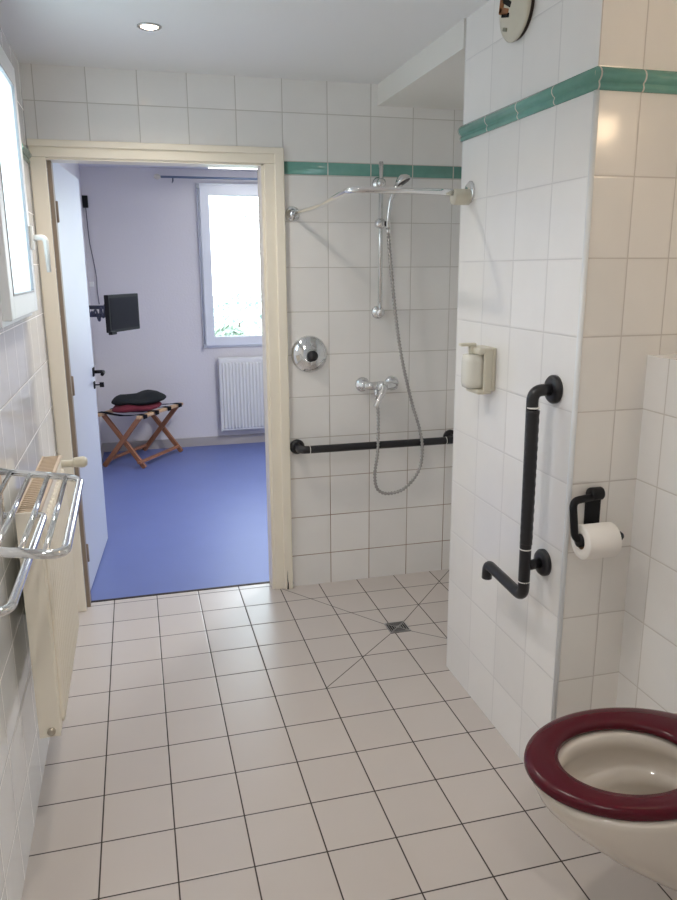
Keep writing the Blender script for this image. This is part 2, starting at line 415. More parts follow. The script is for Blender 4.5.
hb = bmesh.new(); obox(hb, hp+nrm*.003+Vector((0, 0, .935)), d, nrm, .02, .003, .02, bev=.002)
link('escutcheon', hb, black_m, door)
hb = bmesh.new(); k0 = hp+nrm*.006+Vector((0, 0, .935)); tube(hb, [k0, k0+nrm*.03], .004); obox(hb, k0+nrm*.036, d, nrm, .003, .012, .014, bev=.002)
link('key', hb, black_m, door)
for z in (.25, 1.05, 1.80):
    link('hinge', L([(.0, -.045), (.007, -.043), (.007, .043), (0, .045)], (.094, .055, z), (0, 0, 1), seg=14), cream_shade, door)

# ------------------------------------------------------------------ bathroom window (in the left wall)
win = thing('window_1', (XL, -.9, 1.41), 'small white framed inward opening window high in the left wall', 'window'); win['kind'] = 'structure'
def frame_yz(x0, x1, y0, y1, z0, z1, w, bev=.003, wb=None):
    bm = bmesh.new(); wb = wb or w
    box(bm, x0, y0, z0, x1, y0+w, z1, bev); box(bm, x0, y1-w, z0, x1, y1, z1, bev)
    box(bm, x0, y0+w-.003, z0, x1, y1-w+.003, z0+wb, bev); box(bm, x0, y0+w-.003, z1-w, x1, y1-w+.003, z1, bev)
    return bm
link('window_frame', frame_yz(-.02, .032, -1.235, -.575, 1.40, 2.215, .055), white_pvc, win)
sash = link('sash', frame_yz(.005, .056, -1.215, -.615, 1.418, 2.205, .07), white_pvc, win)
gk = link('gasket', frame_yz(.03, .058, -1.148, -.682, 1.484, 2.139, .006, 0), grey_pvc, sash)
link('pane', B(.046, -1.145, 1.487, .050, -.685, 2.136), pane_bath, win)
hb = bmesh.new(); box(hb, .056, -.655, 1.625, .068, -.627, 1.705, bev=.004)
tube(hb, fillet([(.066, -.641, 1.665), (.106, -.641, 1.668), (.108, -.638, 1.55)], .018), [.0095]*8+[.0075]*1)
h = link('window_handle', hb, white_plastic, win)

# ------------------------------------------------------------------ bedroom window
win = thing('window_2', (1.5, YF, .885), 'white framed bedroom window looking onto a bright garden', 'window'); win['kind'] = 'structure'
def frame_xz(y0, y1, x0, x1, z0, z1, w, bev=.003):
    bm = bmesh.new()
    box(bm, x0, y0, z0, x0+w, y1, z1, bev); box(bm, x1-w, y0, z0, x1, y1, z1, bev)
    box(bm, x0+w-.003, y0, z0, x1-w+.003, y1, z0+w, bev); box(bm, x0+w-.003, y0, z1-w, x1-w+.003, y1, z1, bev)
    return bm
link('window_frame', frame_xz(YF-.02, YF+.06, .952, 2.06, .888, 2.268, .045), white_pvc, win)
sash = link('sash', frame_xz(YF-.04, YF+.03, .975, 2.035, .905, 2.25, .078), white_pvc, win)
link('gasket', frame_xz(YF-.01, YF+.02, 1.05, 1.96, .98, 2.175, .006, 0), grey_pvc, sash)
link('pane', B(1.052, YF, .982, 1.958, YF+.006, 2.173), pane, win)
hb = T([(.962, YF-.045, .90), (.962, YF-.045, 2.255)], .0045, 10); link('bolt_rod', hb, simple('pale_rod', lin(165, 168, 180), .4), win)
for z in (.9, 2.24): link('hinge_cap', B(.95, YF-.055, z-.015, .974, YF-.03, z+.02, bev=.003), grey_pvc, win)

# ------------------------------------------------------------------ shower fittings on the back wall
def flange(x, z, r=.03, d=.008, cap=.018):
    return L([(0, 0), (r, 0), (r, d*.5), (r*.88, d), (cap, d+.004), (cap*.8, d+.018), (0, d+.02)], (x, YB, z), (0, -1, 0))

t = thing('shower_curtain_rail', (1.102, YB, 1.797), 'angled chrome shower curtain rail from back wall to partition', 'curtain rail')
zr = 1.804
path = fillet([(1.100, YB-.01, 1.797), (1.110, -.17, 1.797), (1.130, -.44, zr-.003), (1.084, -1.045, zr), (1.35, -1.045, zr), (1.442, -1.045, zr-.002)], [.05, .08, .05, .05])
link('rail_tube', T(path, .0105, 16), chrome, t)
link('wall_flange', flange(1.100, 1.797, .033), chrome, t)
o = link('end_socket', L([(0, 0), (.024, 0), (.026, .004), (.026, .056), (.022, .06), (0, .06)], (1.440, -1.045, zr-.016), (1, 0, 0)), cream_plastic, t); o['label'] = 'cream plastic end socket'
link('wall_flange', L([(0, 0), (.036, 0), (.036, .004), (.030, .009), (.012, .011), (0, .011)], (XS, -1.045, zr), (-1, 0, 0)), chrome, t)

t = thing('shower_riser_rail', (1.494, YB, 1.34), 'vertical chrome slide rail holding the hand shower', 'shower rail')
yr = YB-.038
link('rail_tube', T([(1.504, yr, 1.345), (1.504, yr, 2.025)], .0105, 18), chrome, t)
for z in (1.355, 1.933):
    br = bmesh.new(); lathe(br, [(0, 0), (.031, 0), (.031, .005), (.022, .012), (.012, .016), (.012, .03)], (1.504, YB, z), (0, -1, 0))
    lathe(br, [(0, -.022), (.012, -.021), (.020, -.012), (.022, 0), (.020, .012), (.012, .021), (0, .022)], (1.504, yr, z), (0, -1, 0))
    link('rail_bracket', br, chrome, t)
sb = L([(0, -.026), (.012, -.025), (.022, -.014), (.024, 0), (.022, .014), (.012, .025), (0, .026)], (1.502, yr, 1.757), (1, -.2, 0))
sl = link('slider', sb, chrome, t)
link('slider_knob', L([(0, 0), (.012, 0), (.013, .016), (0, .018)], (1.521, yr-.012, 1.757), (1, -.5, -.2), 20), black, sl)

t = thing('hand_shower', (1.524, yr-.04, 1.745), 'chrome hand shower clipped on the slide rail', 'hand shower')
hs = spline([(1.520, -.135, 1.735), (1.518, -.145, 1.78), (1.524, -.150, 1.84), (1.536, -.156, 1.885), (1.548, -.162, 1.908), (1.566, -.170, 1.922)], 6)
link('handle', T(hs, [.0085+.006*(i/(len(hs)-1))**2 for i in range(len(hs))], 16), chrome, t)
ha = Vector((.45, -.30, -.84)).normalized(); hc = Vector((1.572, -.176, 1.935))
link('shower_head', L([(0, -.024), (.014, -.023), (.03, -.012), (.038, 0), (.038, .007), (.035, .010), (.033, .010)], hc, ha), chrome, t)
o = link('spray_face', L([(.0335, .009), (.025, .012), (0, .0125)], hc, ha), black, t); o['label'] = 'dark spray face'

t = thing('shower_hose', (1.48, -.12, .9), 'ribbed chrome hose looping down from mixer to hand shower', 'hose')
hp_ = [(1.475, -.115, .985), (1.481, -.118, .93), (1.482, -.127, .85), (1.473, -.150, .702), (1.460, -.150, .60), (1.464, -.150, .535), (1.484, -.150, .500), (1.530, -.150, .484), (1.612, -.150, .503), (1.684, -.150, .585), (1.702, -.150, .686),
       (1.690, -.145, .788), (1.650, -.130, .929), (1.599, -.127, 1.134), (1.567, -.127, 1.322), (1.540, -.127, 1.55), (1.524, -.130, 1.70), (1.520, -.134, 1.735)]
S_ = spline(hp_, 40)
# resample evenly so the ribs are regular
acc = [0]
for a, b in zip(S_, S_[1:]): acc.append(acc[-1]+(b-a).length)
tot = acc[-1]; step = .004; pts = []; j = 0
for i in range(int(tot/step)+1):
    s = i*step
    while j < len(acc)-2 and acc[j+1] < s: j += 1
    f = (s-acc[j])/max(1e-9, acc[j+1]-acc[j]); pts.append(S_[j].lerp(S_[j+1], f))
link('hose_tube', T(pts, [.0088 if i % 4 < 2 else .0056 for i in range(len(pts))], 10), hose_m, t)
link('hose_nut', T([pts[0], pts[6]], .0105, 12), chrome, t)
link('hose_nut', T([pts[-7], pts[-1]], .0105, 12), chrome, t)

t = thing('shower_mixer', (1.5, YB, 1.0), 'chrome single lever shower mixer on two wall unions', 'tap')
for x in (1.428, 1.578):
    b_ = L([(0, 0), (.036, 0), (.036, .006), (.030, .014), (.020, .018), (.018, .045), (0, .045)], (x, YB, 1.012), (0, -1, 0))
    link('wall_union', b_, chrome, t)
bm = T([(1.418, YB-.058, 1.012), (1.424, YB-.058, 1.012), (1.46, YB-.06, 1.01), (1.50, YB-.062, 1.008), (1.54, YB-.06, 1.01), (1.582, YB-.058, 1.012), (1.588, YB-.058, 1.012)], [.012, .020, .021, .026, .021, .020, .012], 20)
link('mixer_body', bm, chrome, t)
cartridge = L([(.0, 0), (.026, 0), (.027, .03), (.024, .045), (.015, .055), (0, .057)], (1.503, YB-.065, 1.008), (-.1, -1, .12))
link('cartridge', cartridge, chrome, t)
lv = spline([(1.503, YB-.105, 1.012), (1.494, YB-.125, .992), (1.468, YB-.142, .955), (1.448, YB-.15, .925)], 5)
link('lever', T(lv, [.019]*4+[.015]*4+[.0125]*(len(lv)-8), 14), chrome, t)
link('hose_outlet', T([(1.480, -.10, 1.0), (1.476, -.115, .975)], .011, 14), chrome, t)

t = thing('time_flow_valve', (1.167, YB, 1.167), 'large round chrome valve cover with black button', 'shower valve')
link('cover_plate', L([(0, 0), (.087, 0), (.087, .006), (.081, .014), (.066, .025), (.045, .034), (.024, .040), (.024, .040), (0, .041)], (1.167, YB, 1.167), (0, -1, 0), 56), chrome, t)
o = link('push_button', L([(0, 0), (.025, 0), (.025, .020), (.021, .025), (0, .026)], (1.172, YB-.036, 1.163), (0, -1, 0)), black, t); o['label'] = 'black push button'

# ------------------------------------------------------------------ black grab bars
t = thing('grab_rail', (1.5, YB, .735), 'long horizontal black grab rail low across the shower back wall', 'grab rail')
gy = YB-.082; gz = .724
for x in (1.100, 1.893):
    link('mounting_flange', L([(0, 0), (.036, 0), (.036, .010), (.032, .016), (.018, .018), (0, .018)], (x, YB, gz), (0, -1, 0)), black, t)
link('rail_tube', T(fillet([(1.100, YB-.01, gz), (1.100, gy, gz), (1.893, gy, gz), (1.893, YB-.01, gz)], .032, 8), .0185, 20), black, t)
for x in (1.145, 1.838):
    link('joint_ring', T([(x-.0015, gy, gz), (x+.0015, gy, gz)], .0192, 20), white_plastic, t)

t = thing('angled_grab_bar', (XS, -1.65, .7), 'black L shaped grab bar standing off the partition wall', 'grab bar')
gx = XS-.072; yv = -1.665
link('mounting_flange', L([(0, 0), (.040, 0), (.040, .010), (.035, .016), (.018, .018), (0, .018)], (XS, -1.650, 1.226), (-1, 0, 0)), black, t)
link('mounting_flange', L([(0, 0), (.040, 0), (.040, .010), (.035, .016), (.018, .018), (0, .018)], (XS, -1.650, .712), (-1, 0, 0)), black, t)
link('bar_tube', T(fillet([(XS-.01, -1.650, 1.226), (gx, -1.655, 1.226), (gx, yv, .615), (gx, -1.432, .629), (gx, -1.428, .580)], [.045, .038, .026], 8), .0168, 20), black, t)
link('bar_stub', T([(XS-.01, -1.650, .712), (gx, -1.662, .712)], .015, 16), black, t)
for z in (1.178, .765, .665): link('joint_ring', T([(gx, -1.6635, z), (gx, -1.6635, z+.003)], .0175, 20), white_plastic, t)
# ribbed hand grip
gp = [(gx, -1.6625+(-.0015)*(i/60), 1.172-.39*i/60) for i in range(61)]
o = link('ribbed_grip', T(gp, [.0183 if i % 4 < 2 else .0174 for i in range(61)], 20), black, t)

# ------------------------------------------------------------------ soap dispenser
t = thing('soap_dispenser', (XS, -1.23, 1.15), 'cream wall soap dispenser with milky bottle on the partition', 'soap dispenser')
bm = bmesh.new(); box(bm, XS-.012, -1.288, 1.1640, XS, -1.186, 1.3062, bev=.005)
box(bm, XS-.040, -1.287, 1.1640, XS-.010, -1.272, 1.3062, bev=.006)
box(bm, XS-.060, -1.285, 1.2837, XS-.010, -1.190, 1.3062, bev=.006)
box(bm, XS-.062, -1.285, 1.1550, XS-.010, -1.190, 1.1712, bev=.006)
link('bracket', bm, cream_plastic, t)
bm = bmesh.new(); rings = []
for z, s in ((1.1712, .75), (1.1748, .92), (1.19, 1), (1.26, 1), (1.28, .93), (1.2819, .7), (1.2837, .3)):
    rings.append([(XS-.050+.040*s*(abs(math.cos(a))**.8*(1 if math.cos(a) > 0 else -1)), -1.231+.038*s*(abs(math.sin(a))**.7*(1 if math.sin(a) > 0 else -1)), z) for a in [2*PI*k/32 for k in range(32)]])
loft(bm, rings, cap0=True, cap1=True); o = link('bottle', bm, soap_clear, t); o['label'] = 'milky bottle'
bm = bmesh.new(); tube(bm, [(XS-.058, -1.225, 1.2819), (XS-.058, -1.225, 1.3098)], .011); box(bm, XS-.102, -1.236, 1.3080, XS-.046, -1.212, 1.3179, bev=.004)
link('pump_head', bm, cream_plastic, t)

# ------------------------------------------------------------------ round vent high on the partition
t = thing('extract_vent', (XS, -1.338, 2.275), 'round cream vent cover with dark slots high on the partition', 'vent')
bm = L([(0, 0), (.084, 0), (.084, .012)], (XS, -1.338, 2.277), (-1, 0, 0), 48); o = link('back_ring', bm, simple('dark_bronze', lin(60, 46, 38), .5), t)
link('cover_disc', L([(0, .012), (.089, .012), (.090, .016), (.086, .021), (.07, .025), (0, .028)], (XS, -1.338, 2.277), (-1, 0, 0), 56), cream_plastic, t)
amber = simple('amber_rust', lin(150, 92, 40), .5, noise=.3)
for (dy, dz, hy, hz, rt, mm) in ((.030, .020, .030, .008, .5, void), (.046, .0, .030, .010, .35, amber), (.036, -.012, .024, .006, .25, void), (.060, .034, .012, .034, .2, amber), (.036, -.050, .012, .005, .3, simple('grey_mark', lin(140, 138, 120), .6))):
    bm = bmesh.new(); ay = Vector((0, math.cos(rt), math.sin(rt)))
    obox(bm, (XS-.0265, -1.338+dy, 2.277+dz), (1, 0, 0), ay, .0025, hy, hz, bev=.002); link('vent_slot', bm, mm, t)

# ------------------------------------------------------------------ toilet roll holder
t = thing('toilet_roll_holder', (1.577, YC, .86), 'black toilet roll holder on the warm lit end of the partition', 'roll holder')
bm = bmesh.new(); box(bm, 1.556, YC-.009, .845, 1.603, YC, .955, bev=.003)
lathe(bm, [(0, -.024), (.016, -.024), (.018, -.020), (.018, .012), (.016, .015), (0, .015)], (1.5795, YC-.02, .952), (1, 0, 0), 24)
link('back_plate', bm, black_m, t)
ra = (1.515, YC-.062, .842)
link('arm', T(fillet([(1.56, YC-.026, .945), (1.496, YC-.036, .942), (1.493, YC-.060, .850), (1.510, YC-.062, .836)], [.02, .012]), .0105, 14), black_m, t)
link('spindle', T([(1.504, YC-.062, .838), (1.640, YC-.062, .838)], .0085, 14), black_m, t)
link('spindle_cap', L([(0, 0), (.018, 0), (.018, .020), (0, .021)], (1.502, YC-.062, .838), (1, 0, 0), 24), black_m, t)
link('spindle_cap', L([(0, 0), (.013, 0), (.013, .012), (0, .013)], (1.622, YC-.062, .838), (1, 0, 0), 24), black_m, t)
t = thing('toilet_roll', (1.58, YC-.062, .838), 'white toilet paper roll hanging on the black holder', 'toilet paper')
link('paper', L([(.0195, 0), (.046, 0), (.0475, .002), (.0475, .094), (.046, .096), (.0195, .096), (.0195, 0)], (1.511, YC-.062, .832), (1, 0, 0), 48), paper, t)
link('core', L([(.0195, .001), (.0195, .095), (.018, .095), (.018, .001), (.0195, .001)], (1.511, YC-.062, .832), (1, 0, 0), 32), card, t)

# ------------------------------------------------------------------ toilet
TY = -2.235
t = thing('toilet', (1.6, TY, .13), 'wall hung white toilet with a wine red seat', 'toilet')
def oval(cx, cy, a, b, z, n=64, back=None, tilt=0):
    r = []
    for k in range(n):
        u = 2*PI*k/n; x = -a*math.cos(u); y = b*math.sin(u)
        if back is not None and x > 0:      # towards the wall the section squares off
            e = .45; x = back*abs(math.cos(u))**e; y = b*abs(math.sin(u))**.55*(1 if math.sin(u) > 0 else -1)
        r.append((cx+x, cy+y, z))
    return r
bm = bmesh.new()
Rg = []
def back(cx): return 1.716-cx
outer = [(.10, 1.66, .05, .06), (.115, 1.645, .09, .095), (.15, 1.62, .125, .12), (.20, 1.575, .155, .138), (.27, 1.51, .185, .155), (.34, 1.455, .21, .168), (.40, 1.415, .225, .175), (.435, 1.405, .232, .178), (.448, 1.405, .232, .178), (.455, 1.405, .226, .173)]
for z, cx_, a, b in outer: Rg.append(oval(cx_, TY, a, b, z, back=back(cx_)))
inner = [(.456, 1.402, .172, .128), (.450, 1.402, .164, .120), (.425, 1.402, .160, .117), (.415, 1.402, .166, .122), (.38, 1.408, .166, .124), (.365, 1.410, .158, .114), (.360, 1.424, .132, .096), (.33, 1.440, .125, .092), (.28, 1.465, .112, .084), (.25, 1.485, .095, .065), (.235, 1.495, .06, .045)]
for z, cx_, a, b in inner: Rg.append(oval(cx_, TY, a, b, z))
loft(bm, Rg, cap0=True, cap1=True); link('bowl', bm, porcelain, t)
bm = bmesh.new(); loft(bm, [oval(1.48, TY, .098, .068, .256), oval(1.48, TY, .05, .03, .256)], cap1=True)
wat = simple('bowl_water', lin(120, 118, 106), .03); link('water', bm, wat, t)
# seat ring with rounded section
bm = bmesh.new(); n = 96; ringv = []
for k in range(n):
    u = 2*PI*k/n; cu, su = math.cos(u), math.sin(u)
    Ao, Bo = (.252, .186) if cu > 0 else (.262, .186)
    Po = Vector((1.412-Ao*cu, TY+.013+Bo*su, 0)); Pi = Vector((1.394-.155*cu, TY+.010+.122*su, 0))
    sec = [(0, .462), (.03, .459), (.10, .459), (.9, .459), (.97, .462), (1, .469), (.985, .476), (.93, .481), (.8, .484), (.5, .486), (.2, .484), (.07, .480), (.015, .474), (0, .468)]
    ringv.append([tuple(Po.lerp(Pi, s)[:2])+(z,) for s, z in sec])
V_ = [[bm.verts.new(p) for p in r] for r in ringv]
for k in range(n):
    a, b = V_[k], V_[(k+1) % n]
    for q in range(len(a)): bm.faces.new((a[q], a[(q+1) % len(a)], b[(q+1) % len(a)], b[q])).smooth = True
o = link('toilet_seat', bm, wine, t); o['label'] = 'wine red ring seat'
for dy in (-.075, .075):
    h = link('seat_hinge', T([(1.655, TY+dy-.022, .474), (1.655, TY+dy+.022, .474)], .012, 16), chrome, t)
box_ = B(1.648, TY-.13, .456, 1.70, TY+.13, .466, bev=.004); link('hinge_bar', box_, wine, t)
for sx, dy in ((1.70, -.09), (1.70, .09)):
    pass

# ------------------------------------------------------------------ floor drain
t = thing('floor_drain', (1.426, -.597, 0), 'square stainless floor drain in the shower tiles', 'drain')
link('drain_pan', B(1.379, -.645, -.004, 1.474, -.549, .0012), void, t)
bm = bmesh.new()
for s in (.0475, .037, .027, .017):
    w = .0032 if s < .04 else .005
    for (x0, y0, x1, y1) in ((-s, -s, s, -s+w), (-s, s-w, s, s), (-s, -s+w, -s+w, s-w), (s-w, -s+w, s, s-w)):
        box(bm, 1.4265+x0, -.597+y0, .001, 1.4265+x1, -.597+y1, .0032)
obox(bm, (1.4265, -.597, .0022), (1, 1, 0), (-1, 1, 0), .060, .0022, .001); obox(bm, (1.4265, -.597, .0022), (1, -1, 0), (1, 1, 0), .060, .0022, .001)
box(bm, 1.4175, -.606, .001, 1.4355, -.588, .0034)
link('drain_grate', bm, steel_dark, t)

# ------------------------------------------------------------------ bathroom radiator + towel rack
t = thing('bathroom_radiator', (XL, -1.2, .29), 'slim cream panel radiator on the left wall under the towel rack', 'radiator')
bm = bmesh.new(); prof_r = []
y0, y1, z0, z1 = -1.510, -.885, .292, .952; nr = 15
rb = bmesh.new()
box(rb, .098, y0, z0+.012, .114, y1, z1-.02, bev=.006)
for i in range(nr):
    yc_ = y0+.03+(y1-y0-.06)*i/(nr-1)
    tube(rb, [(.112, yc_, z0+.035), (.1165, yc_, z0+.05), (.1165, yc_, z1-.06), (.112, yc_, z1-.045)], .0095, 8)
link('front_panel', rb, rad_paint, t)
link('side_panel', B(.055, y0-.002, z0+.004, .112, y0+.004, z1-.002, bev=.002), rad_paint, t)
link('side_panel', B(.055, y1-.004, z0+.004, .112, y1+.002, z1-.002, bev=.002), rad_paint, t)
link('back_panel', B(.055, y0+.004, z0+.012, .062, y1-.004, z1-.02, bev=.002), rad_paint, t)
gb = bmesh.new(); n = 34
box(gb, .055, y0, z1-.008, .060, y1, z1, bev=.001); box(gb, .108, y0, z1-.008, .118, y1, z1, bev=.002)
for i in range(n):
    yy = y0+.008+(y1-y0-.016)*i/(n-1); box(gb, .058, yy-.003, z1-.006, .110, yy+.003, z1-.001)
o = link('top_grille', gb, simple('warm_grille_enamel', lin(214, 194, 170), .4), t)
for yy in (-1.12, -.95): link('wall_bracket', B(XL, yy-.012, .50, .057, yy+.012, .86), black_m, t)
link('bleed_plug', L([(0, 0), (.011, 0), (.011, .008), (.006, .01), (0, .012)], (.088, y0-.001, .315), (0, -1, 0), 20), brass, t)
tv_ = thing('thermostat_valve', (.12, -.86, .92), 'cream thermostatic knob sticking out beyond the top of the radiator', 'thermostat valve')
link('valve_body', T([(.06, -.862, .917), (.165, -.862, .914)], .013, 16), cream_plastic, tv_)
link('thermostat_knob', L([(0, 0), (.014, 0), (.017, .006), (.018, .020), (.0195, .024), (.019, .036), (.012, .045), (0, .047)], (.150, -.862, .918), (1, 0, -.02), 22), cream_plastic, tv_)

t = thing('towel_rack', (XL, -1.75, .9), 'chrome towel shelf with lower rail on the left wall', 'towel rack')
yf_, yn_ = -1.50, -2.065
for yy in (yf_, yn_):
    link('wall_plate', B(XL, yy-.014, .90, XL+.020, yy+.014, 1.10, bev=.005), chrome, t)
def zs(x): return 1.062-.17*(x-.02)
xo = .222
yn2 = -2.10
link('shelf_frame', T(fillet([(XL+.015, yf_, zs(.02)), (xo, yf_, zs(xo)), (xo+.006, yn_, zs(xo)), (XL+.015, yn_, zs(.02))], .045, 8), .0095, 16), chrome, t)
for x in (.055, .100, .143, .186): link('shelf_bar', T([(x, yf_, zs(x)), (x+.006, yn_, zs(x))], .006, 12), chrome, t)
link('towel_rail', T(fillet([(XL+.015, yf_, .943), (.126, yf_, .940), (.126, yn2, .940), (XL+.015, yn2, .940)], .04, 8), .009, 16), chrome, t)

# ------------------------------------------------------------------ lamps
t = thing('recessed_spotlight', (.497, -.632, CEIL), 'round recessed ceiling spotlight nearest the bedroom door, lit warm', 'ceiling spotlight', 'recessed ceiling spotlights')
link('trim_ring', L([(.030, 0), (.041, 0), (.041, .003), (.036, .006), (.030, .004), (.028, -.002)], (.497, -.632, CEIL), (0, 0, -1), 40), chrome2, t)
link('lens', L([(0, .0005), (.028, .0005), (.029, .002), (.020, .006), (0, .007)], (.497, -.632, CEIL), (0, 0, -1), 32), lamp_glow, t)
def spot(name, loc, power, size=150, col=(1, .9, .8), rad=.03, blend=.8):
    l = bpy.data.lights.new(name, 'SPOT'); l.energy = power; l.spot_size = math.radians(size); l.spot_blend = blend; l.color = col; l.shadow_soft_size = rad
    o = bpy.data.objects.new(name, l); COL.objects.link(o); o.location = loc; return o
spot('spot_beam', (.497, -.632, CEIL-.02), 11.5)
for (lx, ly, lab) in ((.62, -2.0, 'unseen fill spotlight added in the ceiling, level with the toilet'), (.62, -3.4, 'unseen fill spotlight added in the ceiling, furthest from the bedroom door')):  # two spots added behind the camera to lift the dark areas
    t = thing('recessed_spotlight', (lx, ly, CEIL), lab, 'ceiling spotlight', 'recessed ceiling spotlights')
    link('trim_ring', L([(.030, 0), (.041, 0), (.041, .003), (.036, .006), (.030, .004), (.028, -.002)], (lx, ly, CEIL), (0, 0, -1), 40), chrome2, t)
    link('lens', L([(0, .0005), (.028, .0005), (.029, .002), (.020, .006), (0, .007)], (lx, ly, CEIL), (0, 0, -1), 32), lamp_glow, t)
    spot('spot_beam', (lx, ly, CEIL-.02), 11.5, col=(1, .95, .90), rad=.06)

t = thing('wall_lamp', (XR, -2.32, 1.98), 'warm wall lamp above the cistern ledge', 'wall lamp')
link('lamp_base', B(XR-.02, -2.39, 1.95, XR, -2.25, 2.03, bev=.004), chrome2, t)
bm = bmesh.new(); box(bm, XR-.085, -2.40, 1.95, XR-.019, -2.25, 2.02, bev=.012); link('lamp_shade', bm, wall_glow, t)

t = thing('bedroom_ceiling_panel', (1.35, 2.86, 2.375), 'flat glowing panel on the ceiling near the bedroom window', 'ceiling lamp')  # flat emissive rectangle just under the bedroom ceiling
link('panel_frame', B(1.02, 2.76, 2.362, 1.80, 2.98, 2.375, bev=.003), white_plastic, t)
link('panel_face', B(1.035, 2.772, 2.352, 1.785, 2.968, 2.364, bev=.003), strip_glow, t)

t = thing('bedroom_fill_lamp', (1.7, 1.1, 2.375), 'unseen round lamp added on the bedroom ceiling as fill', 'ceiling lamp')  # lamp added out of view to brighten the bedroom
link('fill_dish', L([(0, 0), (.20, 0), (.20, .03), (.16, .05), (0, .06)], (1.7, 1.1, 2.375), (0, 0, -1), 40), strip_glow, t)
l = bpy.data.lights.new('dish_fill', 'AREA'); l.shape = 'DISK'; l.size = .4; l.energy = 15; l.color = (.96, .97, 1)
o = bpy.data.objects.new('dish_fill', l); COL.objects.link(o); o.location = (1.7, 1.1, 2.30)

# ------------------------------------------------------------------ bedroom things
t = thing('curtain_rod', (.634, YF, 2.298), 'thin blue grey curtain rod above the bedroom window', 'curtain rod')
link('rod', T([(.65, YF-.10, 2.300), (2.3, YF-.10, 2.300)], .009, 12), simple('rod_metal', lin(120, 134, 158), .4, .4), t)
link('finial', L([(0, 0), (.012, .004), (.022, .02), (.024, .035), (.014, .05), (.011, .056), (0, .056)], (.606, YF-.10, 2.300), (1, 0, 0), 24), cream_plastic, t)
for x in (.76, 2.1): link('rod_bracket', T(fillet([(x, YF, 2.27), (x, YF-.10, 2.27), (x, YF-.10, 2.30)], .012), .006, 10), simple('bracket_metal', lin(90, 96, 112), .4, .4), t)

t = thing('bedroom_radiator', (1.5, YF, .135), 'white ribbed panel radiator under the bedroom window', 'radiator')
x0, x1, z0, z1 = 1.075, 2.0, .138, .800
bm = bmesh.new(); box(bm, x0, YF-.10, z0+.01, x1, YF-.085, z1-.01, bev=.005); link('front_panel', bm, rad_bed, t)
i = 0
while x0+.03+i*.030 < x1-.02:
    xx = x0+.03+i*.030
    link('panel_rib', T([(xx, YF-.099, z0+.03), (xx, YF-.104, z0+.045), (xx, YF-.104, z1-.06), (xx, YF-.099, z1-.045)], .009, 8), rad_bed, t); i += 1
link('side_panel', B(x0-.004, YF-.098, z0, x0+.004, YF-.04, z1, bev=.002), rad_bed, t)
link('side_panel', B(x1-.004, YF-.098, z0, x1+.004, YF-.04, z1, bev=.002), rad_bed, t)
link('top_grille', B(x0, YF-.098, z1-.012, x1, YF-.04, z1, bev=.002), rad_bed, t)
for xx in (1.2, 1.85): link('wall_bracket', B(xx, YF-.086, .2, xx+.03, YF, .74), rad_bed, t)

# television on its arm
tvp, tvq = Vector((.203, 2.35, 0)), Vector((.42, 2.73, 0)); td = (tvq-tvp).normalized(); tn = Vector((td.y, -td.x, 0))
t = thing('television', (.31, 2.54, 1.24), 'small black flat television turned sideways on a wall bracket', 'television')
tc = (tvp+tvq)/2+Vector((0, 0, 1.243)); hl = (tvq-tvp).length/2
bm = bmesh.new(); obox(bm, tc-tn*.018, td, tn, hl, .018, .138, bev=.005); link('casing', bm, black_m, t)
bm = bmesh.new(); obox(bm, tc+tn*.0008, td, tn, hl-.022, .0012, .116); link('screen', bm, screen_m, t)
bm = bmesh.new(); obox(bm, tc-td*(hl-.03)-Vector((0, 0, .140)), td, tn, .035, .016, .012, bev=.004); link('speaker_foot', bm, black_m, t)
t = thing('television_bracket', (.03, 2.66, 1.25), 'grey folding wall arm behind the television', 'wall bracket')
grey_m = simple('grey_metal', lin(96, 100, 116), .45, .5)
link('wall_plate', B(.03, 2.60, 1.17, .042, 2.72, 1.33, bev=.002), grey_m, t)
bm = bmesh.new()
obox(bm, (.145, 2.625, 1.282), (.5, -.16, 0), (.16, .5, 0), .115, .012, .014, bev=.002); obox(bm, (.145, 2.625, 1.222), (.5, -.16, 0), (.16, .5, 0), .115, .012, .014, bev=.002)
tube(bm, [(.25, 2.592, 1.21), (.25, 2.592, 1.29)], .014, 12)
link('arm', bm, grey_m, t)
bm = bmesh.new(); obox(bm, tc-tn*.042, td, tn, .055, .006, .055); link('mounting_plate', bm, grey_m, t)
cab = bmesh.new(); random.seed(3)
cp = [(.045, 2.6, 1.29)]+[(.06+.011*i, 2.585-.003*i, 1.19+.115*random.random()) for i in range(15)]+[(.225, 2.55, 1.24)]
tube(cab, spline(cp, 6), .008, 8); tag(link('cable_bundle', cab, simple('grey_cable', lin(92, 96, 116), .5), loc=(.1, 2.58, 1.25)), 'tangle of grey cable around the television arm', 'cable')

t = thing('cable_box', (.055, YF, 2.07), 'small black wall box near the ceiling with a thin cable', 'wall box')
link('casing', B(.034, YF-.03, 2.055, .076, YF, 2.150, bev=.004), black_m, t)
cb_ = T(spline([(.055, YF-.012, 2.06), (.058, YF-.012, 1.92), (.064, YF-.012, 1.78), (.082, YF-.012, 1.64), (.096, YF-.012, 1.50), (.094, YF-.012, 1.40), (.102, YF-.012, 1.28)], 5), .0035, 6)
link('cable', cb_, simple('thin_cable', lin(96, 92, 104), .6), t)
t = thing('wall_socket', (.095, YF, 1.44), 'small white socket on the bedroom wall', 'socket')
link('plate', B(.034, YF-.012, 1.425, .072, YF, 1.465, bev=.003), white_plastic, t)

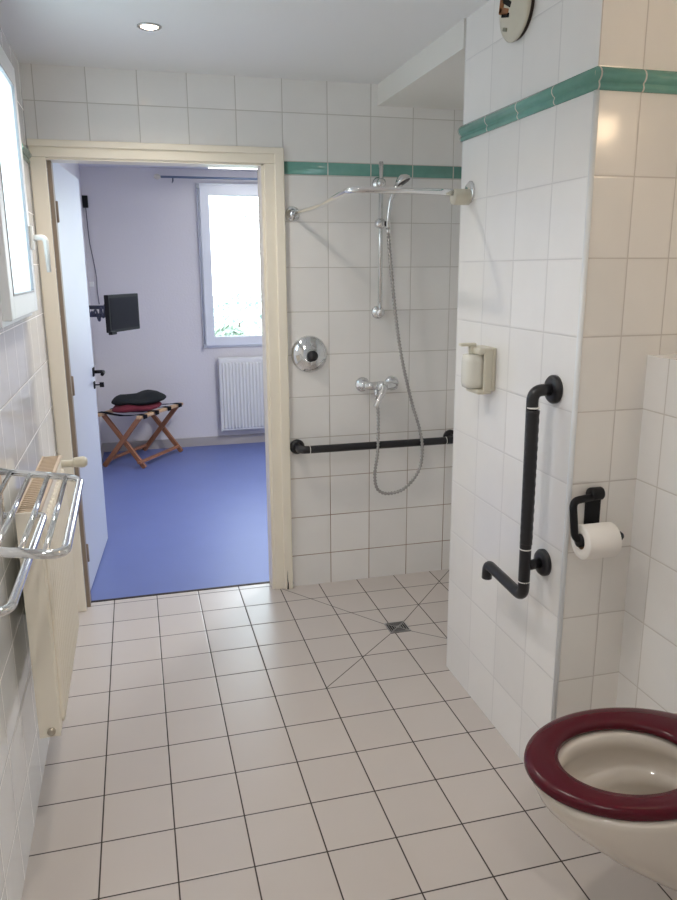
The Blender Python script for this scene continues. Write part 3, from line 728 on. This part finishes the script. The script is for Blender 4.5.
# folding luggage stool
ctr = Vector((.385, 2.885, 0)); lv_ = Vector((.160, .243, 0)); cv_ = Vector((.155, -.104, 0)); H = .425
ln = lv_.normalized(); cn = cv_.normalized()
t = thing('luggage_stool', tuple(ctr), 'folding wooden luggage stool with crossed legs on the blue floor', 'luggage stool')
for e in (-1, 1):
    for s in (-1, 1):
        top = ctr+lv_*e+cv_*s+Vector((0, 0, H)); foot = ctr+lv_*e-cv_*s*.93+ln*(.0+.026*s*-1)+Vector((0, 0, .006))
        top = top+ln*(.026*s*-1)
        ax = (foot-top).normalized(); bm = bmesh.new()
        obox(bm, (top+foot)/2, ax, ln, (foot-top).length/2, .0115, .019, bev=.003); link('leg', bm, wood, t)
for s in (-1, 1):
    bm = bmesh.new(); c = ctr+cv_*s+Vector((0, 0, H+.004)); obox(bm, c, ln, cn, lv_.length+.045, .020, .012, bev=.004); link('top_rail', bm, wood_pale, t)
    bm = bmesh.new(); c = ctr-cv_*s*.80+Vector((0, 0, .055)); obox(bm, c, ln, cn, lv_.length+.02, .016, .010, bev=.003); link('stretcher', bm, wood, t)
for q in (-.95, -.35, .3, .9):
    bm = bmesh.new(); a = ctr+lv_*q; hw = .030
    pts_ = [(-1.16, H-.012), (-1.16, H+.019), (-.86, H+.0195), (-.5, H+.008), (0, H+.001), (.5, H+.008), (.86, H+.0195), (1.16, H+.019), (1.16, H-.012)]
    up = [[a+cv_*u+ln*w+Vector((0, 0, z)) for w in (-hw, hw)] for u, z in pts_]
    loft(bm, up, close=False, smooth=False)
    r_ = bmesh.ops.solidify(bm, geom=bm.faces[:], thickness=.0025); link('strap', bm, webbing, t)

def cloth(name, c, ax, ay, rx, ry, h, m, label, seed, sag=0, loc=None):
    random.seed(seed); bm = bmesh.new(); n = 40; K = 9; ph = [random.uniform(0, 6) for _ in range(6)]
    rings = []
    for j in range(K+1):
        f = j/K; ang = -PI/2+PI*f; rr = math.cos(ang)**.55 if 0 < j < K else .0; zz = math.sin(ang)
        r = []
        for k in range(n):
            u = 2*PI*k/n
            w = 1+.10*math.sin(3*u+ph[0])+.06*math.sin(5*u+ph[1])
            lx, ly = rx*w*rr*math.cos(u), ry*w*rr*math.sin(u)
            z = h*.5*(zz+1)*(1+.30*math.sin(9*lx/rx*.5+ph[2])*math.cos(5*ly/ry*.5+ph[3])) if zz > 0 else h*.5*(zz+1)
            z -= sag*max(0, 1-(ly/ry)**2)*.5
            q = Vector(c)+Vector(ax)*lx+Vector(ay)*ly+Vector((0, 0, z)); r.append(tuple(q))
        rings.append(r)
    loft(bm, rings); bmesh.ops.remove_doubles(bm, verts=bm.verts, dist=.0004)
    return tag(link(name, bm, m, loc=c), label, 'clothing')
zt = H+.021
cloth('folded_garment', tuple(ctr-lv_*.22+Vector((0, 0, zt-.006))), ln, cn, .235, .180, .055, cloth_red, 'burgundy folded garment lying on the luggage stool', 5, sag=.0)
cloth('folded_garment', tuple(ctr+lv_*.04+Vector((0, 0, zt+.038))), ln, cn, .275, .175, .075, cloth_black, 'black garment in a heap on top of the burgundy one', 9)

# ------------------------------------------------------------------ outside the bedroom window
struct('ground', B(-14, 3.6, -.6, 26, 60, -.5), grass, 'pale garden ground outside the bedroom window', 'ground', (2, 20, -.5))
def shrub(name, c, r, h, m, label, n=700, seed=0, trunk=0, group=None):
    random.seed(seed); t = thing(name, (c[0], c[1], -.5), label, name.replace('_', ' '), group)
    bm = bmesh.new()
    for _ in range(n):
        u, v = random.uniform(0, 2*PI), random.uniform(-1, 1); rr = (1-v*v)**.5*r*random.uniform(.6, 1.05)
        p = Vector((c[0]+rr*math.cos(u), c[1]+rr*math.sin(u), -.5+trunk+h/2+v*h/2*random.uniform(.8, 1)))
        a = Vector((random.uniform(-1, 1), random.uniform(-1, 1), random.uniform(-1, 1))).normalized(); b = a.orthogonal().normalized(); s = random.uniform(.04, .09)
        vs = [bm.verts.new(p+a*s), bm.verts.new(p+b*s*.6), bm.verts.new(p-a*s), bm.verts.new(p-b*s*.6)]; bm.faces.new(vs)
    link('foliage', bm, m, t)
    link('stem', T([(c[0], c[1], -.5), (c[0], c[1], -.5+trunk+h*.5)], .03+trunk*.02, 8), bark, t)
k = 0
for x, lab in ((1.15, 'leftmost low hedge shrub seen through the bedroom window'), (2.2, 'low hedge shrub seen in the middle of the bedroom window'), (3.25, 'low hedge shrub at the right side of the bedroom window')):
    k += 1; shrub('garden_shrub', (x, 11.6), .50, 1.0, leafg, lab, 500, k, group='hedge shrubs outside the bedroom window')
for x, y, lab in ((2.9, 15.5, 'taller bush further back at the left of the window view'), (4.6, 15.8, 'taller bush further back at the right of the window view')):
    k += 1; shrub('garden_bush', (x, y), .8, 1.55, leafb, lab, 420, k)
shrub('garden_tree', (5.6, 26), 1.7, 2.2, leafb, 'pale tree far off beyond the garden bushes', 500, 21, trunk=2.4)
t = thing('garden_railing', (2.5, 13, -.5), 'low white railing across the garden behind the hedge', 'railing')
for z in (.62, .90): link('rail', T([(-1, 13.2, z), (7, 13.2, z)], .025, 8), white_pvc, t)
for i in range(6): link('post', T([(-.9+1.55*i, 13.2, -.5), (-.9+1.55*i, 13.2, .92)], .03, 8), white_pvc, t)

# ------------------------------------------------------------------ light: sky through the windows
W = bpy.data.worlds.new('sky'); bpy.context.scene.world = W; W.use_nodes = True
nt = W.node_tree; bg = nt.nodes['Background']
tcw = N(nt, 'ShaderNodeTexCoord'); sp = N(nt, 'ShaderNodeSeparateXYZ'); nt.links.new(tcw.outputs['Generated'], sp.inputs[0])
f = M(nt, 'MULTIPLY', M(nt, 'ADD', sp.outputs[2], .1), 1.2, clamp=True)
nt.links.new(mixc(nt, f, (.93, .97, 1, 1), (.72, .85, 1, 1)), bg.inputs[0]); bg.inputs[1].default_value = 3.4
def portal(name, loc, rot, sx, sy):
    l = bpy.data.lights.new(name, 'AREA'); l.shape = 'RECTANGLE'; l.size = sx; l.size_y = sy; l.cycles.is_portal = True
    o = bpy.data.objects.new(name, l); COL.objects.link(o); o.location = loc; o.rotation_euler = rot
portal('portal_bathroom', (-.11, (WY0+WY1)/2, (WZ0+WZ1)/2), (0, -PI/2, 0), WZ1-WZ0, WY1-WY0)
portal('portal_bedroom', ((BX0+BX1)/2, YF+.28, (BZ0+BZ1)/2), (-PI/2, 0, 0), BX1-BX0, BZ1-BZ0)

# ------------------------------------------------------------------ camera
yaw, pitch, roll, fpx = -.26023, .23618, -.005682, 749.93
fw = Vector((-math.sin(yaw)*math.cos(pitch), math.cos(yaw)*math.cos(pitch), -math.sin(pitch)))
rt = fw.cross(Vector((0, 0, 1))).normalized(); up = rt.cross(fw)
r2 = rt*math.cos(roll)+up*math.sin(roll); u2 = -rt*math.sin(roll)+up*math.cos(roll)
cam = bpy.data.cameras.new('camera'); cam.sensor_fit = 'VERTICAL'; cam.sensor_height = 24; cam.lens = fpx*24/900; cam.clip_start = .02
co = bpy.data.objects.new('camera', cam); COL.objects.link(co)
mw = Matrix((r2, u2, -fw)).transposed().to_4x4(); mw.translation = Vector((.38708, -3.49429, 1.55354)); co.matrix_world = mw
sc = bpy.context.scene; sc.camera = co
sc.view_settings.view_transform = 'Standard'; sc.view_settings.look = 'None'; sc.view_settings.gamma = 1; sc.view_settings.use_curve_mapping = False
sc.view_settings.exposure = 1.2
sc.cycles.max_bounces = 12; sc.cycles.diffuse_bounces = 8; sc.cycles.transparent_max_bounces = 12; sc.cycles.use_denoising = True
sc.cycles.sample_clamp_indirect = 6
